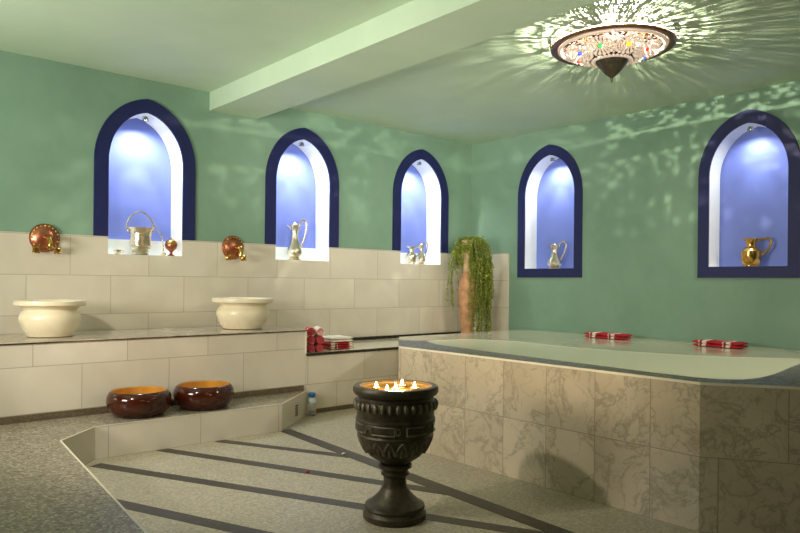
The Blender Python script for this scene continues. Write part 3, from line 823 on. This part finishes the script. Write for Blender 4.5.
for k in range(8):
    a = 2 * PI * k / 8 + LROT
    rc = .222; c = Vector((rc * math.cos(a), rc * math.sin(a), LZ(2.547)))
    er = Vector((math.cos(a), math.sin(a), .38)).normalized(); et = Vector((-math.sin(a), math.cos(a), 0)); en = er.cross(et); en = -en if en.z > 0 else en
    bm = B()
    for rad, nn_, rr in ((.080, 18, .0125), (.060, 18, .0078), (.044, 16, .0078), (.029, 12, .0068)):
        for i in range(nn_):
            q = 2 * PI * i / nn_; sphere(bm, c + (er * math.cos(q) + et * math.sin(q)) * rad + en * .006, rr, 6)
    obj('rosette', bm, M['filigree'], lamp, smooth=True, world=False)
    gc = [(.05, .5, .12), (.9, .62, .03), (.85, .04, .03), (.04, .12, .8)][k % 4]
    tm = MT('gem_glass_%d' % k); tm.set(col=(*gc, 1), rough=.15, ecol=(*gc, 1), estr=.6)
    bm = B(); sphere(bm, c + en * .008, .015, 12); g = obj('gem', bm, tm.m, lamp, smooth=True, world=False); g['label'] = 'coloured glass gem'
    # small scroll between rosettes
    a2 = a + PI / 8; bm = B()
    for rc2, rr in ((.295, .010), (.272, .008), (.252, .006), (.15, .008), (.17, .006)):
        sphere(bm, (rc2 * math.cos(a2), rc2 * math.sin(a2), LZ(br(rc2)) - .004), rr, 8)
    tube(bm, [(q_ * math.cos(a2), q_ * math.sin(a2), LZ(br(q_)) - .003) for q_ in (.135, .2, .25, .295)], .003, 6)
    tube(bm, [(.29 * math.cos(a2 + s), .29 * math.sin(a2 + s), LZ(2.57)) for s in (-.14, -.07, 0, .07, .14)], .004, 6)
    obj('scroll', bm, M['filigree'], lamp, smooth=True, world=False)
bm = B()
for i in range(30):
    q = 2 * PI * i / 30; sphere(bm, (.122 * math.cos(q), .122 * math.sin(q), LZ(2.505)), .0105, 8)
lathe(bm, [(.1, LZ(2.506)), (.112, LZ(2.496)), (.124, LZ(2.5)), (.118, LZ(2.512))], 48, closed=True)
obj('pearl_ring', bm, M['filigree'], lamp, smooth=True, world=False)
bm = B(); lathe(bm, [(.101, LZ(2.5035)), (.103, LZ(2.498)), (.09, LZ(2.478)), (.05, LZ(2.43)), (.02, LZ(2.404)), (.008, LZ(2.395)), (.008, LZ(2.385)), (.004, LZ(2.37)), (0, LZ(2.366))], 48)
obj('finial', bm, M['bronze'], lamp, smooth=True, world=False)
bm = B(); pierced(bm, [(.398, 2.6705), (.378, 2.6775), (.358, 2.6845), (.336, 2.692), (.314, 2.6995), (.290, 2.7075), (.264, 2.716), (.236, 2.7255)], 110, 11, .45)
obj('pierced_collar', bm, M['lampdark'], lamp, world=False)
bm = B(); lathe(bm, [(.236, 2.7256 - H), (.238, 2.7292 - H), (.0, 2.7292 - H)], 64); obj('ceiling_plate', bm, M['lampmetal'], lamp, smooth=True, world=False)
for bz, be in ((2.594, 150), (2.652, 130), (2.700, 170)):
    ld = bpy.data.lights.new('lamp_bulb', 'POINT'); ld.energy = be; ld.color = (1, .93, .72); ld.shadow_soft_size = .004
    lo = bpy.data.objects.new('lamp_bulb', ld); C.objects.link(lo); lo.location = (lx, ly, bz)

# small white petal on the floor
bm = B(); sphere(bm, (0, 0, .008), .012, 10, s=(1.2, .9, .6)); tag(obj('white_petal', bm, M['trim'], smooth=True, origin=None), 'tiny white petal lying on the dark strip beside the goblet', 'petal').location = (-3.352, -2.06, .0014)
bm = B(); sphere(bm, (0, 0, .006), .011, 10, s=(1.2, .9, .5)); tag(obj('red_petal', bm, M['towelred'], smooth=True), 'tiny dark red petal lying on a dark strip left of the goblet', 'petal').location = (-3.754, -2.264, .0014)

# ------------------------------------------------------------------ lights
def spot(loc, tgt, e, size, col=(1, .90, .78), blend=.7, soft=.05):
    ld = bpy.data.lights.new('unseen_spot', 'SPOT'); ld.energy = e; ld.color = col; ld.spot_size = math.radians(size); ld.spot_blend = blend; ld.shadow_soft_size = soft  # unseen spots, some placed from shadows, some added as fill
    o = bpy.data.objects.new('unseen_spot', ld); C.objects.link(o); o.location = loc
    o.rotation_euler = (Vector(tgt) - Vector(loc)).to_track_quat('-Z', 'Y').to_euler(); return o
def area(loc, tgt, e, sx, sy, col=(1, .88, .70)):
    ld = bpy.data.lights.new('added_fill', 'AREA'); ld.shape = 'RECTANGLE'; ld.size = sx; ld.size_y = sy; ld.energy = e; ld.color = col
    o = bpy.data.objects.new('added_fill', ld); C.objects.link(o); o.location = loc
    o.rotation_euler = (Vector(tgt) - Vector(loc)).to_track_quat('-Z', 'Y').to_euler(); return o
spot((-5.95, -2.55, 1.95), (-2.9, -1.45, .75), 105, 96, soft=.05, blend=.55)
spot((-1.3, -5.3, 2.66), (-1.5, -2.4, .6), 100, 80)  # no lamp known here, added to brighten the pool water
spot((-.7, -5.0, 2.6), (-.6, -.4, .9), 95, 50)
u = area((-7.1, -1.9, 1.35), (-3.4, -.9, 2.73), 50, .9, .6, (1, .95, .86)); u.data.spread = math.radians(130)  # added uplight without a known source, brightens the ceiling
spot((-5.4, -7.3, 1.2), (-1.5, -.55, 2.62), 1000, 34, (1, .95, .84), 1.0, .25)  # added upward fill for the ceiling corner, stands for no real fixture
area((-5.2, -7.2, 2.3), (-3.0, -2.5, 1.9), 6, 1.6, .8)  # weak fill added behind the camera, no lamp known there

w = bpy.data.worlds.new('room_world'); scene.world = w; w.use_nodes = True
w.node_tree.nodes['Background'].inputs[0].default_value = (.8, .9, 1, 1); w.node_tree.nodes['Background'].inputs[1].default_value = .05

# ------------------------------------------------------------------ camera
cam = bpy.data.cameras.new('camera'); co = bpy.data.objects.new('camera', cam); C.objects.link(co)
f = 690.0
cam.sensor_fit = 'HORIZONTAL'; cam.sensor_width = 36; cam.lens = f * 36 / 800
roll_ = math.atan(.0098); 
th_ = math.atan(796 / 690)
Fw = Vector((math.cos(th_), math.sin(th_), 0)); Rt = Vector((math.sin(th_), -math.cos(th_), 0)); Up = Vector((0, 0, 1))
R2 = Rt * math.cos(roll_) + Up * math.sin(roll_); U2 = Up * math.cos(roll_) - Rt * math.sin(roll_)
mw = Matrix((R2, U2, -Fw)).transposed().to_4x4(); mw.translation = Vector((-5.9566, -5.5946, 1.1))
co.matrix_world = mw
cam.shift_y = (282.2 - 266.5) / 800
cam.clip_start = .05
scene.camera = co

scene.view_settings.view_transform = 'Standard'; scene.view_settings.look = 'None'; scene.view_settings.gamma = 1; scene.view_settings.use_curve_mapping = False
scene.view_settings.exposure = .22
scene.cycles.max_bounces = 8; scene.cycles.diffuse_bounces = 5; scene.cycles.transparent_max_bounces = 8
scene.cycles.use_denoising = True
scene.cycles.sample_clamp_indirect = 4
